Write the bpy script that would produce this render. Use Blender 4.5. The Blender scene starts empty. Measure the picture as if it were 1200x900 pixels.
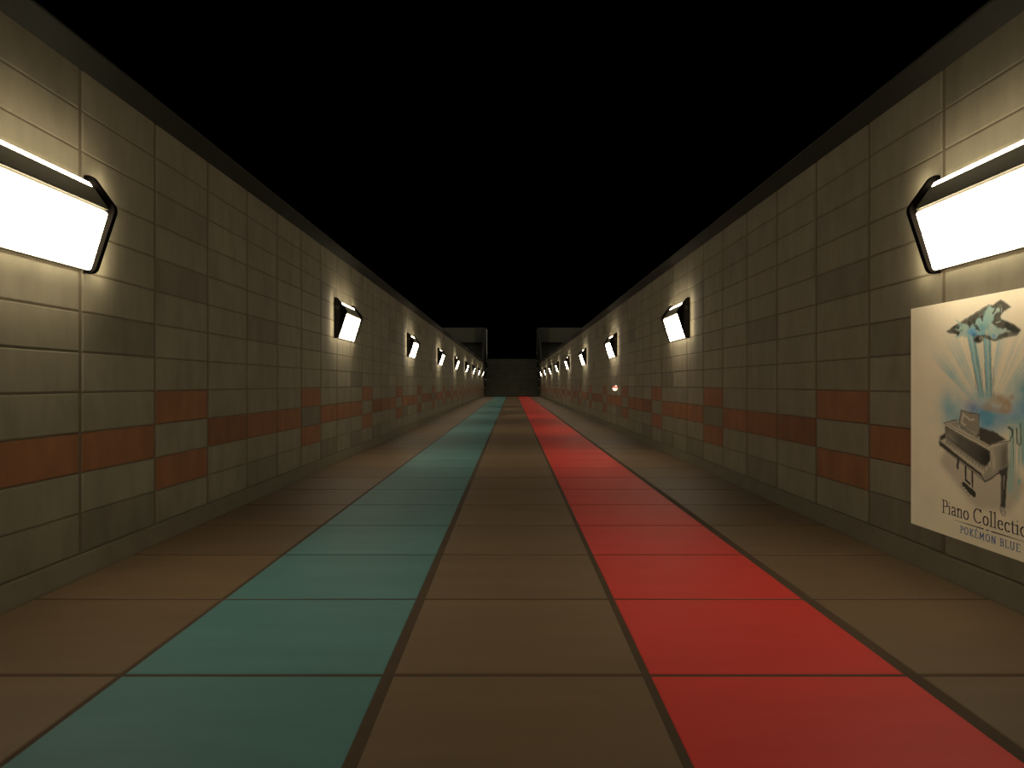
import bpy, bmesh, math, random
import numpy as np
from mathutils import Vector, Matrix
C = bpy.context.scene.collection
S = bpy.context.scene

# ------------------------------------------------------------------ camera, world, exposure
EYE = 1.6
cam_d = bpy.data.cameras.new('camera'); cam = bpy.data.objects.new('camera', cam_d); C.objects.link(cam)
cam_d.sensor_width = 36.0; cam_d.lens = 36.0 * 782 / 1200; cam_d.clip_end = 500
cam.location = (0, 0, EYE); cam.rotation_euler = (math.radians(90), 0, 0)
S.camera = cam
w = bpy.data.worlds.new('night'); S.world = w; w.use_nodes = True
w.node_tree.nodes['Background'].inputs['Color'].default_value = (0, 0, 0, 1)
w.node_tree.nodes['Background'].inputs['Strength'].default_value = 0
S.view_settings.view_transform = 'Standard'; S.view_settings.look = 'None'
S.view_settings.exposure = 0.36; S.view_settings.gamma = 1.0; S.view_settings.use_curve_mapping = False
LAMP_E = 23.0                      # lamp diffuser radiance
LAMP_COL = (1.0, 0.84, 0.61)
HALO_W = 1.9                       # watts of the unseen lights added around each lamp for its wall glow
fill = bpy.data.lights.new('soft_fill', 'SUN'); fill.energy = 0.50; fill.angle = math.radians(80); fill.color = (1.0, .92, .74)  # added soft light with no visible source, lifts the stairs and outer walls
mo = bpy.data.objects.new('soft_fill', fill); C.objects.link(mo); mo.rotation_euler = (math.radians(68), 0, 0)

# ------------------------------------------------------------------ dimensions
W = 3.63                           # wall face from the middle of the passage
FOOT = 3.55                        # foot of the kerb
Y0, TL, KN, KF = 5.62, 1.175, -7, 69        # tile joints at Y0 + k*TL
ZB, RH, ROWS = 0.17, 0.3396, 12
ZT = ZB + RH * ROWS
YS, YE = Y0 + KN * TL, Y0 + KF * TL
YSTAIR = 87.0

# ------------------------------------------------------------------ materials
def mat(name, col, rough=0.7, metal=0.0, noise=0.12, scale=3.0, stretch=(1, 1, 1), bump=0.0, bscale=40.0,
        attr=None, emit=None, es=0.0, spec=0.15):
    m = bpy.data.materials.new(name); m.use_nodes = True
    nt = m.node_tree; N = nt.nodes; L = nt.links; b = N['Principled BSDF']
    b.inputs['Roughness'].default_value = rough; b.inputs['Metallic'].default_value = metal
    b.inputs['Specular IOR Level'].default_value = spec
    tc = N.new('ShaderNodeTexCoord'); mp = N.new('ShaderNodeMapping'); mp.inputs['Scale'].default_value = stretch
    L.new(tc.outputs['Object'], mp.inputs['Vector'])
    n1 = N.new('ShaderNodeTexNoise'); n1.inputs['Scale'].default_value = scale; n1.inputs['Detail'].default_value = 6
    n1.inputs['Roughness'].default_value = 0.6
    L.new(mp.outputs['Vector'], n1.inputs['Vector'])
    r = N.new('ShaderNodeMapRange'); r.inputs['From Min'].default_value = 0.3; r.inputs['From Max'].default_value = 0.7
    r.inputs['To Min'].default_value = 1 - noise; r.inputs['To Max'].default_value = 1 + noise
    L.new(n1.outputs['Fac'], r.inputs['Value'])
    v = r.outputs['Result']
    if attr:
        a = N.new('ShaderNodeAttribute'); a.attribute_name = attr
        mm = N.new('ShaderNodeMath'); mm.operation = 'MULTIPLY'
        L.new(v, mm.inputs[0]); L.new(a.outputs['Fac'], mm.inputs[1]); v = mm.outputs[0]
    vm = N.new('ShaderNodeVectorMath'); vm.operation = 'SCALE'
    vm.inputs[0].default_value = col; L.new(v, vm.inputs['Scale'])
    L.new(vm.outputs['Vector'], b.inputs['Base Color'])
    if bump:
        n2 = N.new('ShaderNodeTexNoise'); n2.inputs['Scale'].default_value = bscale; n2.inputs['Detail'].default_value = 5
        L.new(mp.outputs['Vector'], n2.inputs['Vector'])
        bp = N.new('ShaderNodeBump'); bp.inputs['Strength'].default_value = bump; bp.inputs['Distance'].default_value = 0.01
        L.new(n2.outputs['Fac'], bp.inputs['Height']); L.new(bp.outputs['Normal'], b.inputs['Normal'])
    if emit:
        b.inputs['Emission Color'].default_value = (*emit, 1); b.inputs['Emission Strength'].default_value = es
    return m

ST = (1, 1.3, 0.5)
M_TILE = mat('wall_tile', (0.172, 0.157, 0.107), 0.7, noise=0.15, scale=3.2, stretch=ST, bump=0.10, bscale=30, attr='tint')
M_RED = mat('wall_tile_red', (0.195, 0.086, 0.037), 0.7, noise=0.16, scale=3.0, stretch=ST, bump=0.10, bscale=30, attr='tint')
M_GROUT = mat('wall_grout', (0.110, 0.090, 0.058), 0.9, noise=0.1)
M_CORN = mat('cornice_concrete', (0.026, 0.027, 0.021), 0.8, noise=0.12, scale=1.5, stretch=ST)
M_KERB = mat('kerb_concrete', (0.098, 0.086, 0.055), 0.8, noise=0.10, scale=2, stretch=ST)
M_FB = mat('floor_tile_brown', (0.112, 0.075, 0.040), 0.6, noise=0.10, scale=1.6, stretch=(0.5, 2, 1), bump=0.05, bscale=20, attr='tint')
M_FC = mat('floor_tile_teal', (0.062, 0.158, 0.152), 0.6, noise=0.09, scale=1.6, stretch=(0.5, 2, 1), bump=0.05, bscale=20, attr='tint')
M_FR = mat('floor_tile_red', (0.45, 0.032, 0.024), 0.6, noise=0.08, scale=1.6, stretch=(0.5, 2, 1), bump=0.05, bscale=20, attr='tint')
M_FG = mat('floor_grout', (0.055, 0.038, 0.022), 0.9, noise=0.1)
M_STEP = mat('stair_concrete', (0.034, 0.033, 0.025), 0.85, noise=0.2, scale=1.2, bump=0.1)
M_STEP_LIT = mat('stair_concrete_lit', (0.15, 0.142, 0.10), 0.85, noise=0.2, scale=1.2)  # lighter copy of the stair concrete, paints the light lines along the treads
M_FAC = mat('outer_concrete', (0.080, 0.075, 0.056), 0.85, noise=0.12, scale=0.5)
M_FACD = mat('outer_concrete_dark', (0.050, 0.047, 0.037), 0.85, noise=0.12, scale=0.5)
M_BLACK = mat('black_enamel', (0.004, 0.0035, 0.0028), 0.9, noise=0.1, scale=6, spec=0.0)
M_METAL = mat('grey_painted_metal', (0.10, 0.094, 0.068), 0.5, metal=0.1, noise=0.06, scale=6)
M_STEEL = mat('bright_steel', (0.75, 0.72, 0.65), 0.4, metal=0.2, noise=0.05)
M_RAIL = mat('black_rail_paint', (0.012, 0.012, 0.012), 0.4, noise=0.1)
M_DIFF = mat('lamp_diffuser', (0.8, 0.8, 0.78), 0.5, noise=0.0, emit=LAMP_COL, es=LAMP_E)
M_SCREW = mat('dark_screw', (0.012, 0.011, 0.009), 0.4, metal=0.6, noise=0.05)

# ------------------------------------------------------------------ helpers
def obj(name, bm, mats, parent=None, smooth=False):
    me = bpy.data.meshes.new(name); bm.normal_update(); bm.to_mesh(me); bm.free()
    for m in (mats if isinstance(mats, (list, tuple)) else [mats]): me.materials.append(m)
    if smooth:
        for p in me.polygons: p.use_smooth = True
    o = bpy.data.objects.new(name, me); C.objects.link(o)
    if parent: o.parent = parent
    return o
def struct(name, bm, mats):
    o = obj(name, bm, mats); o['kind'] = 'structure'; return o
def thing(name, label, cat, loc=(0, 0, 0), rz=0, group=None):
    o = bpy.data.objects.new(name, None); C.objects.link(o); o.empty_display_size = 0.1
    o.location = loc; o.rotation_euler = (0, 0, rz); o['label'] = label; o['category'] = cat
    if group: o['group'] = group
    return o
def box(bm, x0, x1, y0, y1, z0, z1, mi=0, bevel=0):
    vs = [bm.verts.new((x, y, z)) for x in (x0, x1) for y in (y0, y1) for z in (z0, z1)]
    fs = [bm.faces.new([vs[i] for i in q]) for q in ((0, 1, 3, 2), (4, 6, 7, 5), (0, 4, 5, 1), (2, 3, 7, 6), (0, 2, 6, 4), (1, 5, 7, 3))]
    for f in fs: f.material_index = mi
    if bevel:
        es = list({e for f in fs for e in f.edges})
        bmesh.ops.bevel(bm, geom=es, offset=bevel, segments=2, affect='EDGES', profile=0.7)
    return fs
def prism(bm, pts, axis, a, b):
    """extrude a 2-D outline from a to b along axis: 'y' takes (x, z) points, 'x' takes (y, z) points"""
    P = (lambda p, t: (p[0], t, p[1])) if axis == 'y' else (lambda p, t: (t, p[0], p[1]))
    va = [bm.verts.new(P(p, a)) for p in pts]; vb = [bm.verts.new(P(p, b)) for p in pts]
    n = len(pts); bm.faces.new(va[::-1]); bm.faces.new(vb)
    for i in range(n): bm.faces.new((va[i], va[(i + 1) % n], vb[(i + 1) % n], vb[i]))
    bmesh.ops.recalc_face_normals(bm, faces=bm.faces[:])
def tube(bm, p, q, r, n=12):
    p, q = Vector(p), Vector(q); d = q - p
    m = Matrix.Translation((p + q) / 2) @ d.to_track_quat('Z', 'Y').to_matrix().to_4x4()
    bmesh.ops.create_cone(bm, cap_ends=True, segments=n, radius1=r, radius2=r, depth=d.length, matrix=m)
def rounded(pts, rad, n=5):
    """round the corners of a polygon"""
    out = []; m = len(pts)
    for i in range(m):
        p0, p, p1 = Vector(pts[i - 1]), Vector(pts[i]), Vector(pts[(i + 1) % m]); r = rad[i] if isinstance(rad, (list, tuple)) else rad
        if r <= 0: out.append(tuple(p)); continue
        a = p + (p0 - p).normalized() * min(r, (p0 - p).length * .48); b = p + (p1 - p).normalized() * min(r, (p1 - p).length * .48)
        for k in range(n + 1):
            t = k / n; out.append(tuple(a * (1 - t) ** 2 + p * 2 * t * (1 - t) + b * t * t))
    return out

# ------------------------------------------------------------------ floor
rnd = random.Random(7)
FY0, FL = 3.67, 1.295
def tile(bm, lay, u0, u1, v0, v1, put, mi, tint, bev, dep):
    """one tile: a raised face with bevelled rims; put(u, v, h) gives the point, h the height above the grout"""
    o = [bm.verts.new(put(u, v, -dep)) for u, v in ((u0, v0), (u1, v0), (u1, v1), (u0, v1))]
    i = [bm.verts.new(put(u, v, 0)) for u, v in ((u0 + bev, v0 + bev), (u1 - bev, v0 + bev), (u1 - bev, v1 - bev), (u0 + bev, v1 - bev))]
    fs = [bm.faces.new(i)] + [bm.faces.new((o[k], o[(k + 1) % 4], i[(k + 1) % 4], i[k])) for k in range(4)]
    for f in fs: f.material_index = mi; f[lay] = tint
bm = bmesh.new(); lay = bm.faces.layers.float.new('tint')
for f in box(bm, -4.2, 4.2, YS, YSTAIR + 0.2, -0.2, -0.004, 3): f[lay] = 1.0
cols = [(-FOOT + .004, -1.40 * EYE + .075, 0), (-1.335 * EYE, -.446 * EYE, 1), (-.405 * EYE, .447 * EYE, 0), (.476 * EYE, 1.352 * EYE, 2), (1.402 * EYE, FOOT - .004, 0)]
k0 = int((YS - FY0) // FL)
for k in range(k0, 66):
    for (a, b, mi) in cols:
        y0, y1 = FY0 + k * FL + .016, FY0 + (k + 1) * FL - .016
        if y0 < YS: y0 = YS
        if y0 > YSTAIR - .1: continue
        y1 = min(y1, YSTAIR + .1)
        tile(bm, lay, a, b, y0, y1, lambda u, v, h: (u, v, h), mi, 1 + rnd.uniform(-.06, .06), .006, .004)
struct('floor', bm, [M_FB, M_FC, M_FR, M_FG])

# ------------------------------------------------------------------ side walls of stacked tiles
def wall(side, name):
    bm = bmesh.new(); lay = bm.faces.layers.float.new('tint'); r = random.Random(11)
    fs = box(bm, *sorted((side * (W + .010), side * (W + .35))), YS, YE, -.2, ZT + .0025, 0)
    for f in fs: f[lay] = 1.0
    for k in range(KN, KF):
        for j in range(ROWS):
            m = (k % 4)
            red = (j in (1, 3)) if m == 1 else (j == 2)
            t = 1 + r.uniform(-.05, .05)
            if r.random() < .09: t *= .78
            if r.random() < .06: t *= 1.12
            y0 = Y0 + k * TL + .022; y1 = Y0 + (k + 1) * TL - .022
            z0 = ZB + j * RH + .005; z1 = ZB + (j + 1) * RH - (.005 if j < ROWS - 1 else -.011)
            tile(bm, lay, y0, y1, z0, z1, lambda u, v, h: (side * (W - h), u, v), 2 if red else 1, t, .010, .010)
    bmesh.ops.recalc_face_normals(bm, faces=bm.faces[:])
    # the tile faces must look into the passage
    for f in bm.faces:
        if f.material_index and f.normal.x * side > 0: f.normal_flip()
    struct(name, bm, [M_GROUT, M_TILE, M_RED])
wall(-1, 'wall_left'); wall(1, 'wall_right')
for s, n in ((-1, 'left'), (1, 'right')):
    bm = bmesh.new()      # kerb with a sloping face at the foot of the wall
    prism(bm, [(s * (W + .013), -.003), (s * FOOT, -.003), (s * (FOOT + .004), .012), (s * (W - .012), .155), (s * (W + .004), .168), (s * (W + .013), .168)], 'y', YS, YE)
    struct('baseboard_' + n, bm, M_KERB)
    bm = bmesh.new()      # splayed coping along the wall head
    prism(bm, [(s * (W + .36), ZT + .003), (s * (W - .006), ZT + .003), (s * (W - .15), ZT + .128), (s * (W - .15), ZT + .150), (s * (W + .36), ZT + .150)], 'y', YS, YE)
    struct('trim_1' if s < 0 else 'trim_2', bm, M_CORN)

# ------------------------------------------------------------------ stair at the far end
t = thing('staircase', 'wide dark concrete staircase climbing between walls at the far end', 'stairs', (0, YSTAIR, 0))
RISE, RUN, NS = 5.18 / 22, 8.3 / 22, 22
for i in range(NS):
    y = i * RUN + (1.2 if i >= 11 else 0)
    bm = bmesh.new(); d = RUN + .01 + (1.2 if i == 10 else 0)
    box(bm, -3.695, 3.695, y, y + d, i * RISE - (.12 if i else 0), (i + 1) * RISE - .07)
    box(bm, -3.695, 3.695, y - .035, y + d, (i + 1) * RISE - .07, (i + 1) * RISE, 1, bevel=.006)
    obj('step', bm, [M_STEP, M_STEP_LIT], t)
bm = bmesh.new(); box(bm, -3.695, 3.695, 9.5, 15, 4.9, 5.18); obj('top_landing', bm, M_STEP, t)
bm = bmesh.new(); prism(bm, [(.3, -.1), (9.5, 4.7), (15, 4.7), (15, -.1)], 'x', -3.69, 3.69); obj('underside', bm, M_STEP, t)

for s, n in ((-1, 'left'), (1, 'right')):
    bm = bmesh.new()      # stair side wall with a raking head
    prism(bm, [(YE + .01, -.2), (YE + .01, 4.45), (YE + .9, 4.95), (95.6, 9.55), (96.2, 9.74), (102, 9.74), (102, -.2)], 'x', *sorted((s * 3.70, s * 4.02)))
    struct('wall_stair_' + n, bm, M_FACD)
    bm = bmesh.new()      # building face beyond the passage: upper band, recessed lower face, strip darkened to paint the stair wall's shade
    box(bm, *sorted((s * 5.35, s * 14)), 96.4, 101, 7.62, 9.74)
    box(bm, *sorted((s * 5.35, s * 14)), 97.6, 101, -.2, 7.62, 1)
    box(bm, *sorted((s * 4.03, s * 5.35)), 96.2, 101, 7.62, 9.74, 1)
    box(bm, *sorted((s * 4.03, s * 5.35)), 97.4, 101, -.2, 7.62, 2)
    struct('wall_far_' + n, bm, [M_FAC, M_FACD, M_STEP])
    bm = bmesh.new(); box(bm, *sorted((s * 3.60, s * 3.70)), 96.3, 96.5, 5.19, 9.5, bevel=.01)
    struct('trim_3' if s < 0 else 'trim_4', bm, M_STEEL if s < 0 else M_KERB)

    # handrail following the flight, on bright steel brackets
    side = 'left' if s < 0 else 'right'
    h = thing('handrail', f'black handrail on bright brackets up the {side} side of the far staircase', 'handrail', (s * 3.55, YSTAIR, 0), 0, 'handrails of the far staircase')
    pts = [(0, -.2, .95), (0, 11 * RUN, .95 + 11 * RISE), (0, 11 * RUN + 1.2, .95 + 11 * RISE), (0, 9.5, .95 + 5.18)]
    bm = bmesh.new()
    for a, b in zip(pts, pts[1:]):
        tube(bm, a, b, .045); bmesh.ops.create_uvsphere(bm, u_segments=10, v_segments=6, radius=.045, matrix=Matrix.Translation(b))
    obj('rail', bm, M_RAIL, h, True)
    bm = bmesh.new()
    for a, b in zip(pts, pts[1:]): tube(bm, Vector(a) - Vector((0, 0, .4)), Vector(b) - Vector((0, 0, .4)), .035)
    obj('lower_rail', bm, M_RAIL, h, True)
    def zs(y):
        for a, b in zip(pts, pts[1:]):
            if y <= b[1] + 1e-6: return a[2] + (b[2] - a[2]) * (y - a[1]) / (b[1] - a[1])
    for y in (0.0, 1.9, 3.9, 5.6, 7.4, 9.3):
        z = zs(y); bm = bmesh.new()
        tube(bm, (0, y, z - .02), (0, y, z - .9), .028)
        obj('post', bm, M_RAIL, h)
        bm = bmesh.new(); bmesh.ops.create_uvsphere(bm, u_segments=12, v_segments=8, radius=.075, matrix=Matrix.Translation((0, y, z)))
        tube(bm, (0, y, z), (s * .13, y, z - .05), .03)
        obj('bracket', bm, M_STEEL, h, True)

# ------------------------------------------------------------------ wall lamps
LL, LH = 1.50, 0.83
PROF = [(0, 0), (.087, 0), (.264, .545), (.07, .83), (0, .83)]
def on(a, b, t, off=0):
    a, b = Vector(a), Vector(b); d = (b - a).normalized(); nrm = Vector((d.y, -d.x)); p = a + (b - a) * t + nrm * off
    return (p.x, p.y)
def slab(bm, a, b, t0, t1, y0, y1, off0, off1, rad=0):
    """a plate lying on the slanting side a-b, between t0 and t1, thick from off0 to off1, rounded corners"""
    A, B = Vector(a), Vector(b); ln = (B - A).length
    rect = [(t0 * ln, y0), (t1 * ln, y0), (t1 * ln, y1), (t0 * ln, y1)]
    rect = rounded(rect, rad) if rad else rect
    d = (B - A) / ln; nrm = Vector((d.y, -d.x)); lo, hi = [], []
    for (s_, y) in rect:
        p = A + d * s_
        q = p + nrm * off0; lo.append(bm.verts.new((q.x, y, q.y)))
        q = p + nrm * off1; hi.append(bm.verts.new((q.x, y, q.y)))
    n = len(rect); bm.faces.new(lo[::-1]); bm.faces.new(hi)
    for i in range(n): bm.faces.new((lo[i], lo[(i + 1) % n], hi[(i + 1) % n], hi[i]))
    bmesh.ops.recalc_face_normals(bm, faces=bm.faces[:])
def make_lamp():
    r = thing('wall_lamp', '', 'wall lamp')
    h = LL / 2
    inner = [(0.002, .020), (.045, .020), (.200, .53), (.040, .765), (0.002, .765)]
    bm = bmesh.new(); prism(bm, inner, 'y', -h + .045, h - .07); obj('housing', bm, M_METAL, r)
    cap = rounded([(0.001, 0), (.092, 0), (.272, .545), (.068, .83), (0.001, .83)], [.01, .05, .045, .05, .01])
    for s in (-1, 1):
        bm = bmesh.new(); prism(bm, cap, 'y', *sorted((s * (h - .048), s * h)))
        c = obj('end_cap', bm, M_BLACK, r)
        bm = bmesh.new(); tube(bm, (.075, s * h, .62), (.075, s * (h + .008), .62), .04, 16); obj('screw_cover', bm, M_SCREW, c)
    lo, pk, tp = (.045, .020), (.200, .53), (.040, .765)
    bm = bmesh.new(); slab(bm, lo, pk, .01, .965, -h + .053, h - .053, .004, .018, .03); obj('diffuser', bm, M_DIFF, r)
    bm = bmesh.new(); slab(bm, pk, tp, .82, .98, -h + .05, h - .05, .003, .012, .012); obj('upper_diffuser', bm, M_DIFF, r)
    bm = bmesh.new(); slab(bm, pk, tp, -.02, .78, -h + .049, h - .049, .001, .020)
    bmesh.ops.bevel(bm, geom=[e for e in bm.edges], offset=.006, segments=2, affect='EDGES')
    obj('hood', bm, M_METAL, r)
    for nm, y, z, ly, lz, k in (('halo_fill_up', 0, LH + .16, LL, .20, 1.0), ('halo_fill_down', 0, -.16, LL, .20, 1.0), ('halo_fill_end', h + .14, .42, .10, .9, 1.4), ('halo_fill_end', -h - .14, .42, .10, .9, 1.4)):  # unseen area lights facing the wall, added to make the halo
        d = bpy.data.lights.new(nm, 'AREA'); d.shape = 'RECTANGLE'; d.size = lz; d.size_y = ly; d.energy = HALO_W * k; d.color = LAMP_COL
        l_ = bpy.data.objects.new(nm, d); C.objects.link(l_); l_.parent = r; l_.location = (.30 if y == 0 else .15, y, z); l_.rotation_euler = (0, math.pi / 2, 0)
    return r
def copy_tree(o, parent=None):
    c = o.copy(); C.objects.link(c)
    if parent: c.parent = parent
    for ch in list(o.children): copy_tree(ch, c)
    return c
proto = make_lamp()
ORD = ['', 'second', 'third', 'fourth', 'fifth', 'sixth', 'seventh', 'eighth', '']
first = True
for s, side in ((-1, 'left'), (1, 'right')):
    for n in range(9):
        o = proto if first else copy_tree(proto); first = False
        o.location = (s * W, 4.95 + n * 8 * TL, 2.54); o.rotation_euler = (0, 0, 0 if s < 0 else math.pi)
        if n == 0: lb = f'largest glowing lamp on the {side} wall, cut off by the edge' + (' above the poster' if s > 0 else '')
        elif n == 8: lb = f'farthest glowing wall lamp on the {side} wall, beside the staircase'
        elif n == 2 and s > 0: lb = 'glowing lamp on the right wall directly above the tiny red and white ball'
        else: lb = f'{ORD[n]} glowing wall lamp from the near end of the {side} wall'
        o['label'] = lb; o['group'] = 'wall lamps along the passage'

# ------------------------------------------------------------------ small ball on the right wall
bt = thing('glowing_ball', 'tiny glowing red and white ball on the right wall below the third lamp', 'ball', (W - .088, 22.95, 1.357))
M_BR = mat('ball_red', (0.8, 0.08, 0.05), 0.4, noise=0, emit=(1.0, 0.10, 0.07), es=1.0)
M_BW = mat('ball_white', (0.85, 0.82, 0.7), 0.4, noise=0, emit=(1.0, 0.93, 0.70), es=0.95)
for nm, keep, mm in (('upper_half', 1, M_BR), ('lower_half', -1, M_BW)):
    bm = bmesh.new(); bmesh.ops.create_uvsphere(bm, u_segments=24, v_segments=16, radius=.085)
    bmesh.ops.bisect_plane(bm, geom=bm.verts[:] + bm.edges[:] + bm.faces[:], plane_co=(0, 0, .012), plane_no=(0, 0, 1), clear_inner=keep > 0, clear_outer=keep < 0)
    for v in bm.verts: v.co.z += .09
    obj(nm, bm, mm, bt, True)
bm = bmesh.new(); bmesh.ops.create_uvsphere(bm, u_segments=12, v_segments=8, radius=.032, matrix=Matrix.Translation((.03, -.02, .168))); obj('highlight_bead', bm, M_BW, bt, True)  # white bead standing in for the highlight on the ball

# ------------------------------------------------------------------ poster
PS = 1.945                          # side of the square sheet
P_Y, P_Z = 6.06, .337
post = thing('poster', 'large square piano poster with blue water splashes pasted on the right wall', 'poster', (W - .004, P_Y, P_Z))
M_PRINT = bpy.data.materials.new('printed_paper'); M_PRINT.use_nodes = True
_n = M_PRINT.node_tree; _b = _n.nodes['Principled BSDF']; _b.inputs['Roughness'].default_value = .75; _b.inputs['Specular IOR Level'].default_value = .2
_a = _n.nodes.new('ShaderNodeVertexColor'); _a.layer_name = 'print'; _n.links.new(_a.outputs['Color'], _b.inputs['Base Color'])
M_INK = mat('title_ink', (.035, .035, .03), .7, noise=.3, scale=8)
M_INKB = mat('blue_ink', (.02, .13, .34), .7, noise=.45, scale=14)
M_EDGE = mat('paper_edge', (.7, .65, .52), .8, noise=.03)

def paint(N):
    rs = np.random.RandomState(5)
    g = (np.arange(N + 1)) / N
    U, V = np.meshgrid(g, g)                      # rows run up the sheet
    def noise(fu, fv=None, seed=0):
        fv = fv or fu; r = np.random.RandomState(seed); out = 0; amp = 1; tot = 0
        for o in range(4):
            a, b = int(fu) + 2, int(fv) + 2; q = r.rand(b + 1, a + 1)
            x = U * (a - 1e-6); y = V * (b - 1e-6); i = x.astype(int); j = y.astype(int); x -= i; y -= j
            x = x * x * (3 - 2 * x); y = y * y * (3 - 2 * y)
            out = out + amp * ((q[j, i] * (1 - x) + q[j, i + 1] * x) * (1 - y) + (q[j + 1, i] * (1 - x) + q[j + 1, i + 1] * x) * y)
            tot += amp; amp *= .55; fu *= 2; fv *= 2
        return out / tot
    n1, n2, n3 = noise(60, seed=1), noise(60, seed=2), noise(18, seed=3)
    img = np.empty((N + 1, N + 1, 3)); img[:] = (.90, .82, .61)
    img *= (1 + .10 * (noise(7, seed=4) - .5) + .05 * (noise(120, seed=6) - .5))[..., None]
    def blur(m, r):
        r = max(1, int(r * N)); k = np.ones(2 * r + 1) / (2 * r + 1)
        for _ in range(2):
            m = np.apply_along_axis(lambda a: np.convolve(np.pad(a, r, 'edge'), k, 'valid'), 0, m)
            m = np.apply_along_axis(lambda a: np.convolve(np.pad(a, r, 'edge'), k, 'valid'), 1, m)
        return m
    def poly(pts, wob=.004, soft=0):
        u = U + (n1 - .5) * wob * 2; v = V + (n2 - .5) * wob * 2; ins = np.zeros(U.shape, bool)
        for (x0, y0), (x1, y1) in zip(pts, pts[1:] + pts[:1]):
            if y0 == y1: continue
            c = ((y0 > v) != (y1 > v)) & (u < (x1 - x0) * (v - y0) / (y1 - y0) + x0); ins ^= c
        m = ins.astype(float)
        return blur(m, soft) if soft else m
    def line(pts, w0, w1=None, wob=.003, soft=.0015):
        w1 = w0 if w1 is None else w1; u = U + (n1 - .5) * wob * 2; v = V + (n2 - .5) * wob * 2; m = np.zeros(U.shape); n = len(pts) - 1
        for i in range(n):
            (x0, y0), (x1, y1) = pts[i], pts[i + 1]; dx, dy = x1 - x0, y1 - y0
            t = np.clip(((u - x0) * dx + (v - y0) * dy) / (dx * dx + dy * dy + 1e-12), 0, 1)
            d = np.hypot(u - x0 - t * dx, v - y0 - t * dy); ww = w0 + (w1 - w0) * (i + t) / n
            m = np.maximum(m, np.clip((ww - d) / soft + .5, 0, 1))
        return m
    def blob(cx, cy, rx, ry, p=2.0):
        return np.exp(-(((U - cx) / rx) ** 2 + ((V - cy) / ry) ** 2) ** (p / 2))
    def lay(m, col, a=1.0):
        m = np.clip(m * a, 0, 1)[..., None]; img[:] = img * (1 - m) + np.array(col) * m
    TEAL, BLUE, DEEP, INK, GREY, PALE, OCH = (.30, .60, .58), (.16, .42, .66), (.05, .15, .55), (.055, .058, .045), (.33, .315, .245), (.66, .61, .47), (.50, .34, .19)
    # washes: clouds of colour with streaks thrown outwards from the middle
    ang = np.arctan2(V - .52, U - .50); rad = np.hypot(U - .50, V - .52)
    r = np.random.RandomState(9); tab = r.rand(181); tab2 = r.rand(61)
    ai = (ang / math.pi + 1) * 90; i = ai.astype(int) % 180; f = ai - ai.astype(int)
    st = tab[i] * (1 - f) + tab[(i + 1) % 180] * f
    ai = (ang / math.pi + 1) * 30; i = ai.astype(int) % 60; f = ai - ai.astype(int); st2 = tab2[i] * (1 - f) + tab2[(i + 1) % 60] * f
    streak = np.clip(st * .6 + st2 * .7 - .45, 0, 1) * np.exp(-((rad - .24) / .13) ** 2) * np.clip((V - .43) * 6, 0, 1)
    lay(streak * (.6 + .8 * n3), (.36, .60, .60), .95)
    lay(blob(.285, .545, .075, .085) * (.35 + .9 * n3), (.27, .56, .62), .95)
    lay(blob(.33, .50, .07, .05) * (.4 + .8 * n3), (.2, .5, .6), .8)
    lay(blob(.735, .595, .115, .090, 3) * (.45 + .8 * n3), (.17, .46, .52), 1.1)
    lay(blob(.70, .535, .12, .05, 3) * (.5 + .7 * n3), BLUE, 1.0)
    lay(blob(.50, .515, .115, .06, 3) * (.6 + .6 * n3), (.15, .43, .60), 1.15)
    lay(blob(.415, .555, .05, .035) * (.3 + 1.1 * n3), DEEP, .55)
    # loose ochre and brown wash drops
    for (x, y, a, b, s_) in ((.545, .592, .050, .022, .9), (.600, .566, .030, .030, .9), (.500, .560, .030, .018, .7), (.565, .548, .055, .012, .75), (.628, .60, .012, .010, .8), (.475, .612, .010, .008, .7)):
        lay(np.clip(blob(x, y, a, b, 4) * (.2 + 1.5 * noise(26, seed=int(x * 999))), 0, 1), OCH, s_)
    for (x, y, q) in ((.56, .575, .012), (.60, .56, .010), (.53, .60, .009)):
        lay(blob(x, y, q, q), (.55, .52, .34), .8)
    # shade under the piano
    sh = poly([(.207, .31), (.433, .149), (.619, .170), (.70, .279), (.60, .36), (.25, .37)], .004, .014)
    lay(sh, (.55, .50, .39), .75)
    # veil of water falling at the right
    col = noise(150, 3, seed=21)
    fall = poly([(.612, .52), (.80, .54), (.82, .40), (.74, .33), (.66, .36), (.65, .22), (.612, .25)], .01, .012)
    lay(fall * np.clip(col * 2.6 - .75, 0, 1), (.33, .60, .52), .95)
    lay(fall * np.clip(noise(120, 4, seed=22) * 3 - 1.7, 0, 1), (.68, .66, .52), .7)
    for pts, ww in (([(.652, .484), (.656, .43)], .0035), ([(.671, .503), (.673, .428)], .0025), ([(.635, .483), (.637, .338)], .0012), ([(.692, .50), (.692, .36)], .0012), ([(.656, .43), (.666, .422), (.673, .43)], .0015)):
        lay(line(pts, ww), INK, .85)
    lay(line([(.666, .296), (.666, .280)], .005), TEAL, 1); lay(line([(.611, .35), (.613, .24)], .003), TEAL, .7); lay(line([(.628, .33), (.629, .25)], .002), TEAL, .6)
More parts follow.
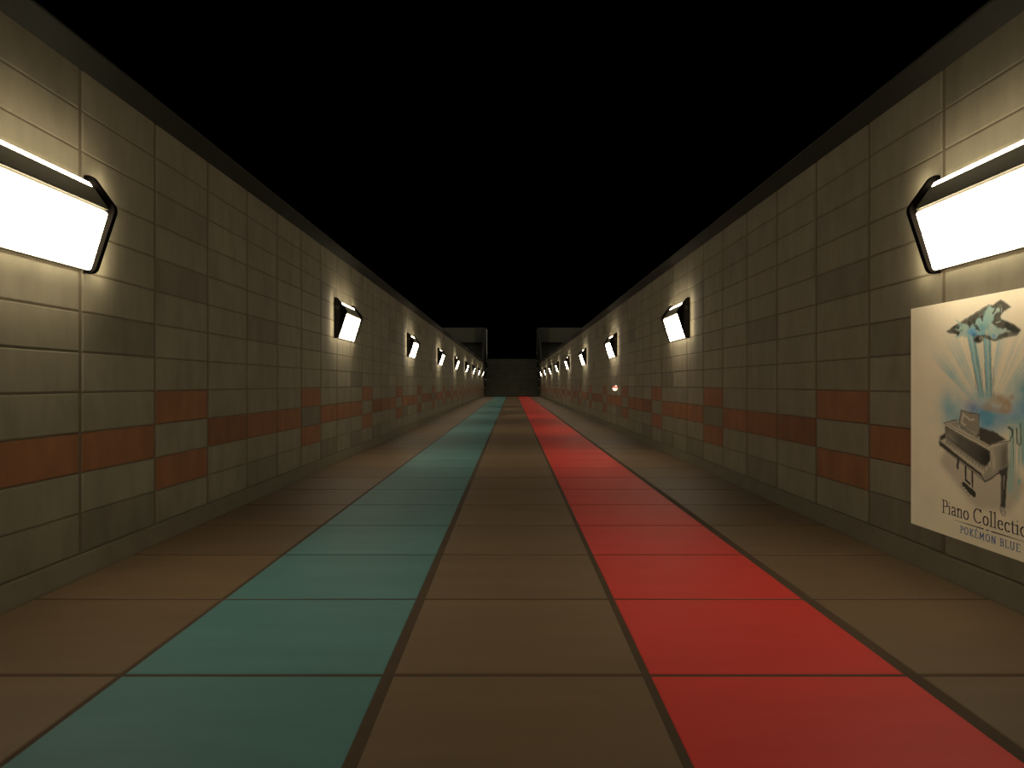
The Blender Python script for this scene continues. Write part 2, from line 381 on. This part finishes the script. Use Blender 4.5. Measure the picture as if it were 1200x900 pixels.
    # two columns of water rising to the lid
    def jet(a0, a1, b0, b1, seed):
        m = poly([a0, a1, b1, b0], .003); lay(m, (.62, .64, .52), .95)
        def mid(t, q): return (a0[0] * (1 - q) + a1[0] * q) * (1 - t) + (b0[0] * (1 - q) + b1[0] * q) * t
        for q, ww, c, al in ((.18, .006, TEAL, .9), (.5, .004, (.36, .62, .6), .8), (.82, .0055, (.20, .46, .47), .95), (.3, .003, BLUE, .5)):
            lay(line([(mid(t, q), a0[1] + (b0[1] - a0[1]) * t) for t in (0, .25, .5, .75, 1)], ww, ww * .8, .004), c, al)
        for q in (0, 1): lay(line([(mid(t, q), a0[1] + (b0[1] - a0[1]) * t) for t in (0, .5, 1)], .0013), INK, .75)
    jet((.385, .847), (.427, .844), (.455, .600), (.480, .600), 1)
    jet((.478, .840), (.519, .837), (.495, .600), (.525, .600), 2)
    for x, y in ((.428, .70), (.468, .712), (.486, .70), (.531, .716), (.44, .66), (.528, .67)):
        lay(line([(x, y), (x + .004, y - .03), (x + .008, y - .07)], .0016), INK, .6)
    lay(blob(.47, .60, .06, .03) * (.4 + n3), (.34, .58, .6), .9)
    # raised lid
    LID = [(.252, .874), (.305, .895), (.35, .906), (.427, .933), (.511, .957), (.531, .955), (.572, .972), (.600, .955), (.626, .937), (.59, .924), (.572, .909), (.576, .897), (.626, .877), (.660, .858), (.674, .847), (.655, .83), (.59, .823), (.538, .815), (.476, .835), (.393, .852), (.332, .857), (.273, .864)]
    m = poly(LID, .003, .0015); lay(m, (.075, .078, .06), .96)
    lay(m * np.clip(noise(35, seed=31) * 2.4 - 1.1, 0, 1), (.30, .29, .22), .6)
    lay(poly([(.60, .885), (.674, .847), (.655, .835), (.585, .86)], .003, .004), (.04, .042, .034), .9)
    lay(line([(.35, .908), (.511, .959)], .003), (.36, .34, .27), .7); lay(line([(.30, .893), (.511, .9595)], .001), INK, .8)
    SPL = [(.511, .955), (.527, .942), (.561, .943), (.565, .932), (.531, .905), (.523, .887), (.546, .866), (.59, .859), (.623, .846), (.572, .839), (.538, .825), (.496, .845), (.451, .842), (.402, .846), (.305, .844), (.323, .858), (.359, .867), (.301, .883), (.35, .891), (.317, .921), (.363, .896), (.41, .886), (.443, .911), (.476, .911), (.496, .94)]
    s_ = poly(SPL, .010, .0015); lay(s_, (.40, .58, .49), .97)
    lay(s_ * np.clip(noise(30, seed=33) * 3 - 1.5, 0, 1), (.66, .64, .50), .7)
    lay(s_ * np.clip(noise(26, seed=34) * 3 - 1.5, 0, 1), TEAL, .8)
    for (x, y, a, b, c, al) in ((.412, .863, .030, .016, BLUE, .95), (.476, .872, .030, .018, (.16, .42, .5), .9), (.430, .848, .020, .009, (.04, .18, .42), .9), (.49, .905, .016, .030, (.33, .58, .55), .8), (.47, .85, .035, .008, (.2, .52, .6), .8), (.536, .834, .010, .010, BLUE, .8), (.497, .852, .008, .012, (.7, .62, .47), .8)):
        lay(blob(x, y, a, b, 3) * (.5 + .9 * n1), c, al)
    for q in ([(.535, .924), (.548, .942)], [(.395, .898), (.400, .880)], [(.440, .880), (.452, .862)], [(.468, .913), (.474, .898)], [(.305, .888), (.335, .884)], [(.308, .868), (.335, .862)], [(.328, .864), (.329, .856)], [(.425, .905), (.430, .885)]):
        lay(line(q, .007, .004, .008), INK, .85)
    for q in ([(.531, .914), (.556, .936)], [(.558, .857), (.604, .856)], [(.562, .846), (.622, .847)], [(.548, .886), (.572, .889)], [(.575, .935), (.577, .92)]):
        lay(line(q, .0028, .0015, .006), (.46, .53, .45), .85)
    lay(line([(.317, .921), (.345, .889)], .002), TEAL, .9)
    k = blob(.450, .828, .028, .016, 6); lay(k, (.03, .03, .025), 1); lay(blob(.462, .831, .007, .006), (.5, .44, .33), .8)
    # piano
    lay(poly([(.456, .478), (.504, .470), (.546, .463), (.6, .439), (.513, .405), (.433, .430)], .003, .001), (.085, .08, .06), 1)
    lay(poly([(.236, .481), (.325, .501), (.34, .467), (.46, .438), (.45, .42), (.35, .455), (.26, .475)], .002, .001), (.52, .48, .37), 1)
    lay(poly([(.246, .466), (.236, .481), (.26, .478), (.513, .411), (.604, .439), (.623, .437), (.611, .420), (.513, .384)], .002, .001), (.62, .57, .44), 1)
    lay(poly([(.28, .487), (.325, .497), (.332, .47), (.30, .472)], .003, .003), GREY, .6)
    lay(poly([(.513, .397), (.607, .430), (.611, .337), (.567, .312), (.521, .288), (.491, .267), (.471, .280), (.471, .302), (.500, .330)], .002, .001), (.40, .375, .29), 1)
    lay(poly([(.575, .405), (.607, .426), (.611, .337), (.571, .318)], .003, .012), (.16, .15, .11), .85)
    lay(blob(.535, .345, .010, .035), PALE, .75); lay(blob(.525, .385, .008, .02), PALE, .7); lay(line([(.511, .40), (.514, .33)], .0035), PALE, .9)
    fm = poly([(.252, .466), (.30, .449), (.40, .420), (.513, .388), (.513, .350), (.491, .322), (.469, .327), (.254, .412)], .002, .001)
    lay(fm, (.11, .105, .082), 1); lay(fm * blob(.275, .43, .05, .04), (.30, .28, .215), .8); lay(fm * blob(.50, .36, .05, .05), (.035, .033, .026), .9); lay(fm * blob(.36, .40, .03, .02), (.17, .165, .13), .7)
    lay(line([(.268, .433), (.325, .404)], .0025, .001), (.36, .34, .27), .9)
    lay(line([(.252, .466), (.31, .448), (.513, .386), (.513, .35)], .0018), INK, .9)
    lay(poly([(.236, .481), (.246, .464), (.246, .442), (.199, .421), (.202, .392), (.215, .402), (.215, .420), (.249, .44)], .002, .001), PALE, .9)
    lay(poly([(.246, .466), (.251, .464), (.253, .412), (.213, .401), (.212, .421), (.246, .438)], .002, .001), (.07, .065, .05), 1)
    lay(poly([(.213, .402), (.245, .416), (.258, .410), (.469, .326), (.500, .322), (.512, .33), (.471, .283)], .0015, .0008), (.64, .59, .45), 1)
    for q in np.linspace(0, 1, 46):
        x, y = .255 + q * .232, .410 - q * .090; L_ = .016 if (int(q * 45) % 7) not in (2, 6) else .006
        lay(line([(x, y), (x - L_ * .25, y - L_)], .0017, .0012, .001), (.06, .055, .045), .9)
    lay(poly([(.203, .398), (.213, .402), (.34, .347), (.469, .294), (.471, .279), (.34, .331), (.211, .380)], .002, .001), (.10, .095, .072), 1)
    lay(line([(.217, .388), (.34, .338), (.468, .288)], .0022), (.03, .03, .024), .9)
    lay(line([(.211, .383), (.26, .361), (.34, .326), (.469, .273), (.487, .264)], .0022, .0028), (.2, .19, .145), .8)
    lay(line([(.469, .282), (.487, .266), (.513, .279), (.545, .298), (.567, .311), (.585, .303)], .0028), INK, .9)
    lay(line([(.487, .272), (.487, .262), (.540, .288)], .0016), (.2, .19, .14), .8)
    st_ = poly([(.347, .540), (.332, .479), (.451, .447), (.455, .528)], .0015, .001)
    lay(st_, (.33, .305, .235), 1)
    lay(line([(.363, .527), (.350, .488), (.376, .480)], .006, .004, .004) * st_, PALE, .85); lay(line([(.372, .520), (.40, .505), (.426, .505)], .0055, .004, .004) * st_, PALE, .8)
    lay(line([(.452, .45), (.454, .49)], .003), PALE, .7)
    for q in ([(.347, .540), (.332, .479)], [(.347, .541), (.41, .530), (.455, .529)], [(.455, .529), (.451, .447)], [(.345, .474), (.447, .444)], [(.236, .481), (.285, .493), (.325, .500)]):
        lay(line(q, .0018), INK, .85)
    lay(line([(.345, .470), (.38, .458), (.444, .436)], .004), (.2, .19, .14), .8)
    lay(line([(.513, .412), (.56, .424), (.623, .437)], .0016), (.12, .11, .08), .8)
    lay(line([(.236, .481), (.30, .462), (.513, .404)], .0012), INK, .7)
    lay(line([(.612, .487), (.630, .478), (.632, .455), (.618, .438)], .0045, .002), (.07, .07, .06), .9); lay(line([(.60, .49), (.64, .498), (.655, .500)], .003), PALE, .7)
    lay(poly([(.56, .316), (.611, .340), (.606, .307), (.597, .182), (.571, .180), (.574, .298)], .0025, .001), (.075, .075, .058), 1)
    lay(line([(.589, .300), (.590, .25)], .0025, .001), PALE, .8); lay(line([(.580, .29), (.578, .20)], .003), (.17, .165, .125), .7)
    for a in range(3):
        th = [a * .9 + q for q in np.linspace(0, 5.6, 16)]
        lay(line([(.580 + .012 * math.cos(q) + .003 * a, .176 - .008 * a + .010 * math.sin(q)) for q in th], .0014), INK, .7)
    lay(line([(.331, .334), (.327, .300)], .006, .0075), (.05, .05, .04), .95); lay(line([(.323, .300), (.327, .290), (.333, .298)], .0015), INK, .7)
    lay(line([(.375, .312), (.375, .254), (.401, .243)], .0048), (.05, .05, .04), 1); lay(line([(.415, .294), (.417, .232)], .0045), (.05, .05, .04), 1)
    lay(line([(.384, .30), (.384, .262)], .001), INK, .6); lay(line([(.408, .29), (.409, .25)], .001), INK, .6)
    lay(line([(.361, .240), (.39, .222), (.426, .205)], .008, .012, .006), (.055, .055, .042), 1)
    for x, y in ((.358, .222), (.374, .212), (.392, .202), (.35, .232)): lay(line([(x + .008 * math.cos(q), y + .009 * math.sin(q)) for q in np.linspace(0, 6, 12)], .0012), INK, .55)
    return np.clip(img, 0, 1)

def build_paper():
    N = 520; img = paint(N).reshape(-1, 3)
    g = np.arange(N + 1) / N * PS
    U, V = np.meshgrid(g, g)
    co = np.zeros(((N + 1) ** 2, 3), np.float32); co[:, 1] = -U.ravel(); co[:, 2] = V.ravel(); co[:, 0] = -.003
    a = (np.arange(N)[:, None] * (N + 1) + np.arange(N)[None, :]).ravel()
    quads = np.stack([a, a + 1, a + N + 2, a + N + 1], 1)
    me = bpy.data.meshes.new('sheet'); me.vertices.add(len(co)); me.vertices.foreach_set('co', co.ravel())
    me.loops.add(quads.size); me.loops.foreach_set('vertex_index', quads.ravel().astype(np.int32))
    me.polygons.add(len(quads)); me.polygons.foreach_set('loop_start', np.arange(len(quads), dtype=np.int32) * 4)
    me.update(calc_edges=True)
    at = me.color_attributes.new('print', 'FLOAT_COLOR', 'POINT')
    at.data.foreach_set('color', np.concatenate([img, np.ones((len(img), 1))], 1).astype(np.float32).ravel())
    me.materials.append(M_PRINT)
    o = bpy.data.objects.new('sheet', me); C.objects.link(o); o.parent = post; o['label'] = 'printed ink and watercolour picture of a grand piano'
build_paper()
bm = bmesh.new(); box(bm, -.0025, .003, -PS, 0, 0, PS); obj('backing_paper', bm, M_EDGE, post)

# lettering: every stroke is swept with a broad nib, wide across and thin up and down
def arc(cx, cy, rx, ry, a0, a1, n=12):
    return [(cx + rx * math.cos(math.radians(a0 + (a1 - a0) * i / n)), cy + ry * math.sin(math.radians(a0 + (a1 - a0) * i / n))) for i in range(n + 1)]
def sf(x, y, w_=.11): return [(x - w_, y), (x + w_, y)]           # a serif
G = {
 'P': ([[(.16, 0), (.16, 1)], [(.04, .98), (.36, .98)] + arc(.36, .74, .22, .24, 90, -90) + [(.16, .50)], sf(.16, .015, .14)], .62),
 'i': ([[(.15, 0), (.15, .62)], [(.04, .58), (.15, .63)], sf(.15, .015, .12), [(.14, .88), (.16, .89)]], .31),
 'a': ([arc(.23, .47, .16, .17, 165, 0) + [(.39, .08), (.50, .03)], arc(.24, .17, .16, .16, 60, 330) + [(.39, .14)], [(.32, .34), (.39, .37)]], .52),
 'n': ([[(.15, 0), (.15, .62)], [(.04, .58), (.15, .63)], [(.15, .46)] + arc(.33, .42, .15, .21, 150, 0) + [(.48, 0)], sf(.15, .015, .11), sf(.48, .015, .11)], .63),
 'o': ([arc(.29, .31, .22, .31, 0, 360, 20)], .59),
 'C': ([arc(.46, .50, .37, .50, 48, 312, 22), [(.73, .99), (.73, .80)], [(.71, .87), (.62, .96)]], .86),
 'l': ([[(.15, 0), (.15, 1.06)], [(.03, 1.02), (.15, 1.07)], sf(.15, .015, .12)], .31),
 'e': ([[(.10, .36), (.46, .36)] + arc(.27, .36, .19, .26, 0, 180, 12) + arc(.30, .31, .22, .30, 175, 315, 12)], .55),
 'c': ([arc(.29, .31, .21, .31, 50, 315, 16), [(.42, .55), (.43, .50)]], .50),
 't': ([[(.17, .80), (.17, .13)] + arc(.27, .12, .10, .12, 180, 300, 6), [(.05, .60), (.35, .60)]], .38),
 's': ([arc(.22, .46, .13, .15, 30, 250, 10) + arc(.22, .16, .15, .16, 80, -150, 10)], .45),
 'O': ([arc(.40, .50, .31, .50, 0, 360, 20)], .84),
 'K': ([[(.16, 0), (.16, 1)], [(.58, .97), (.20, .48)], [(.26, .52), (.62, .02)], sf(.16, .015, .12), sf(.16, .985, .12), sf(.64, .015, .1), sf(.56, .985, .1)], .78),
 'E': ([[(.16, 0), (.16, 1)], [(.04, .98), (.54, .98), (.54, .86)], [(.16, .50), (.42, .50)], [(.04, .02), (.58, .02), (.58, .15)]], .70),
 'M': ([[(.14, 0), (.16, 1)], [(.16, .97), (.42, .25), (.70, .97)], [(.70, 1), (.73, 0)], sf(.14, .015, .1), sf(.73, .015, .1)], .92),
 'N': ([[(.15, 0), (.15, 1)], [(.15, .96), (.62, .06)], [(.62, 0), (.62, 1)], sf(.15, .015, .1), sf(.62, .985, .1)], .82),
 'B': ([[(.16, 0), (.16, 1)], [(.04, .98), (.34, .98)] + arc(.34, .76, .18, .22, 90, -90, 8) + [(.16, .53)], [(.34, .53)] + arc(.34, .275, .23, .255, 90, -90, 8) + [(.04, .02)]], .66),
 'L': ([[(.16, 0), (.16, 1)], sf(.16, .985, .12), [(.04, .02), (.55, .02), (.55, .16)]], .64),
 'U': ([[(.14, 1), (.14, .32)] + arc(.37, .32, .23, .31, 180, 360, 10) + [(.60, 1)], sf(.14, .985, .1), sf(.60, .985, .1)], .80),
}
G['\u00c9'] = (G['E'][0] + [[(.26, 1.12), (.40, 1.26)]], G['E'][1])
def hull(pts):
    pts = sorted(set((round(a, 6), round(b, 6)) for a, b in pts))
    def half(ps):
        o = []
        for p in ps:
            while len(o) > 1 and (o[-1][0] - o[-2][0]) * (p[1] - o[-2][1]) - (o[-1][1] - o[-2][1]) * (p[0] - o[-2][0]) <= 0: o.pop()
            o.append(p)
        return o
    a, b = half(pts), half(pts[::-1]); return a[:-1] + b[:-1]
def lettering(text, u0, u1, v, cap, nx, ny, name, m, label=None, gap=.0, space=.30):
    adv = sum(space if c == ' ' else G[c][1] + gap for c in text); sx = (u1 - u0) / adv; x = 0; bm = bmesh.new(); q = 0
    for c in text:
        if c == ' ':              # each word is a print of its own
            x += space; o = obj(name, bm, m, post); o['label'] = label; bm = bmesh.new(); continue
        for pl in G[c][0]:
            for (a, b) in zip(pl, pl[1:]):
                q += 1
                h_ = hull([(p[0] + i * nx, p[1] + j * ny) for p in (a, b) for i in (-1, 1) for j in (-1, 1)])
                vs = [bm.verts.new((-.0045 - .000004 * q, -(u0 + (x + px) * sx) * PS, (v + py * cap) * PS)) for px, py in h_]
                bm.faces.new(vs)
        x += G[c][1] + gap
    o = obj(name, bm, m, post)
    if label: o['label'] = label
lettering('Piano Collections', .226, .778, .094, .056, .052, .022, 'title_lettering', M_INK, 'dark serif title lettering', gap=.03, space=.34)
lettering('POK\u00c9MON BLUE', .343, .678, .0325, .0285, .060, .032, 'subtitle_lettering', M_INKB, 'blue serif subtitle lettering', gap=.13, space=.45)
bm = bmesh.new()
for (a, b, wa, wb) in ((.300, .40, .0002, .0017), (.40, .481, .0017, .0023), (.494, .511, .0022, .0018), (.522, .60, .0023, .0018), (.60, .716, .0018, .0002)):
    vv = .0765
    bm.faces.new([bm.verts.new((-.0045, -u_ * PS, v_ * PS)) for u_, v_ in ((a, vv - wa), (b, vv - wb), (b, vv + wb), (a, vv + wa))])
obj('rule_line', bm, M_INK, post)
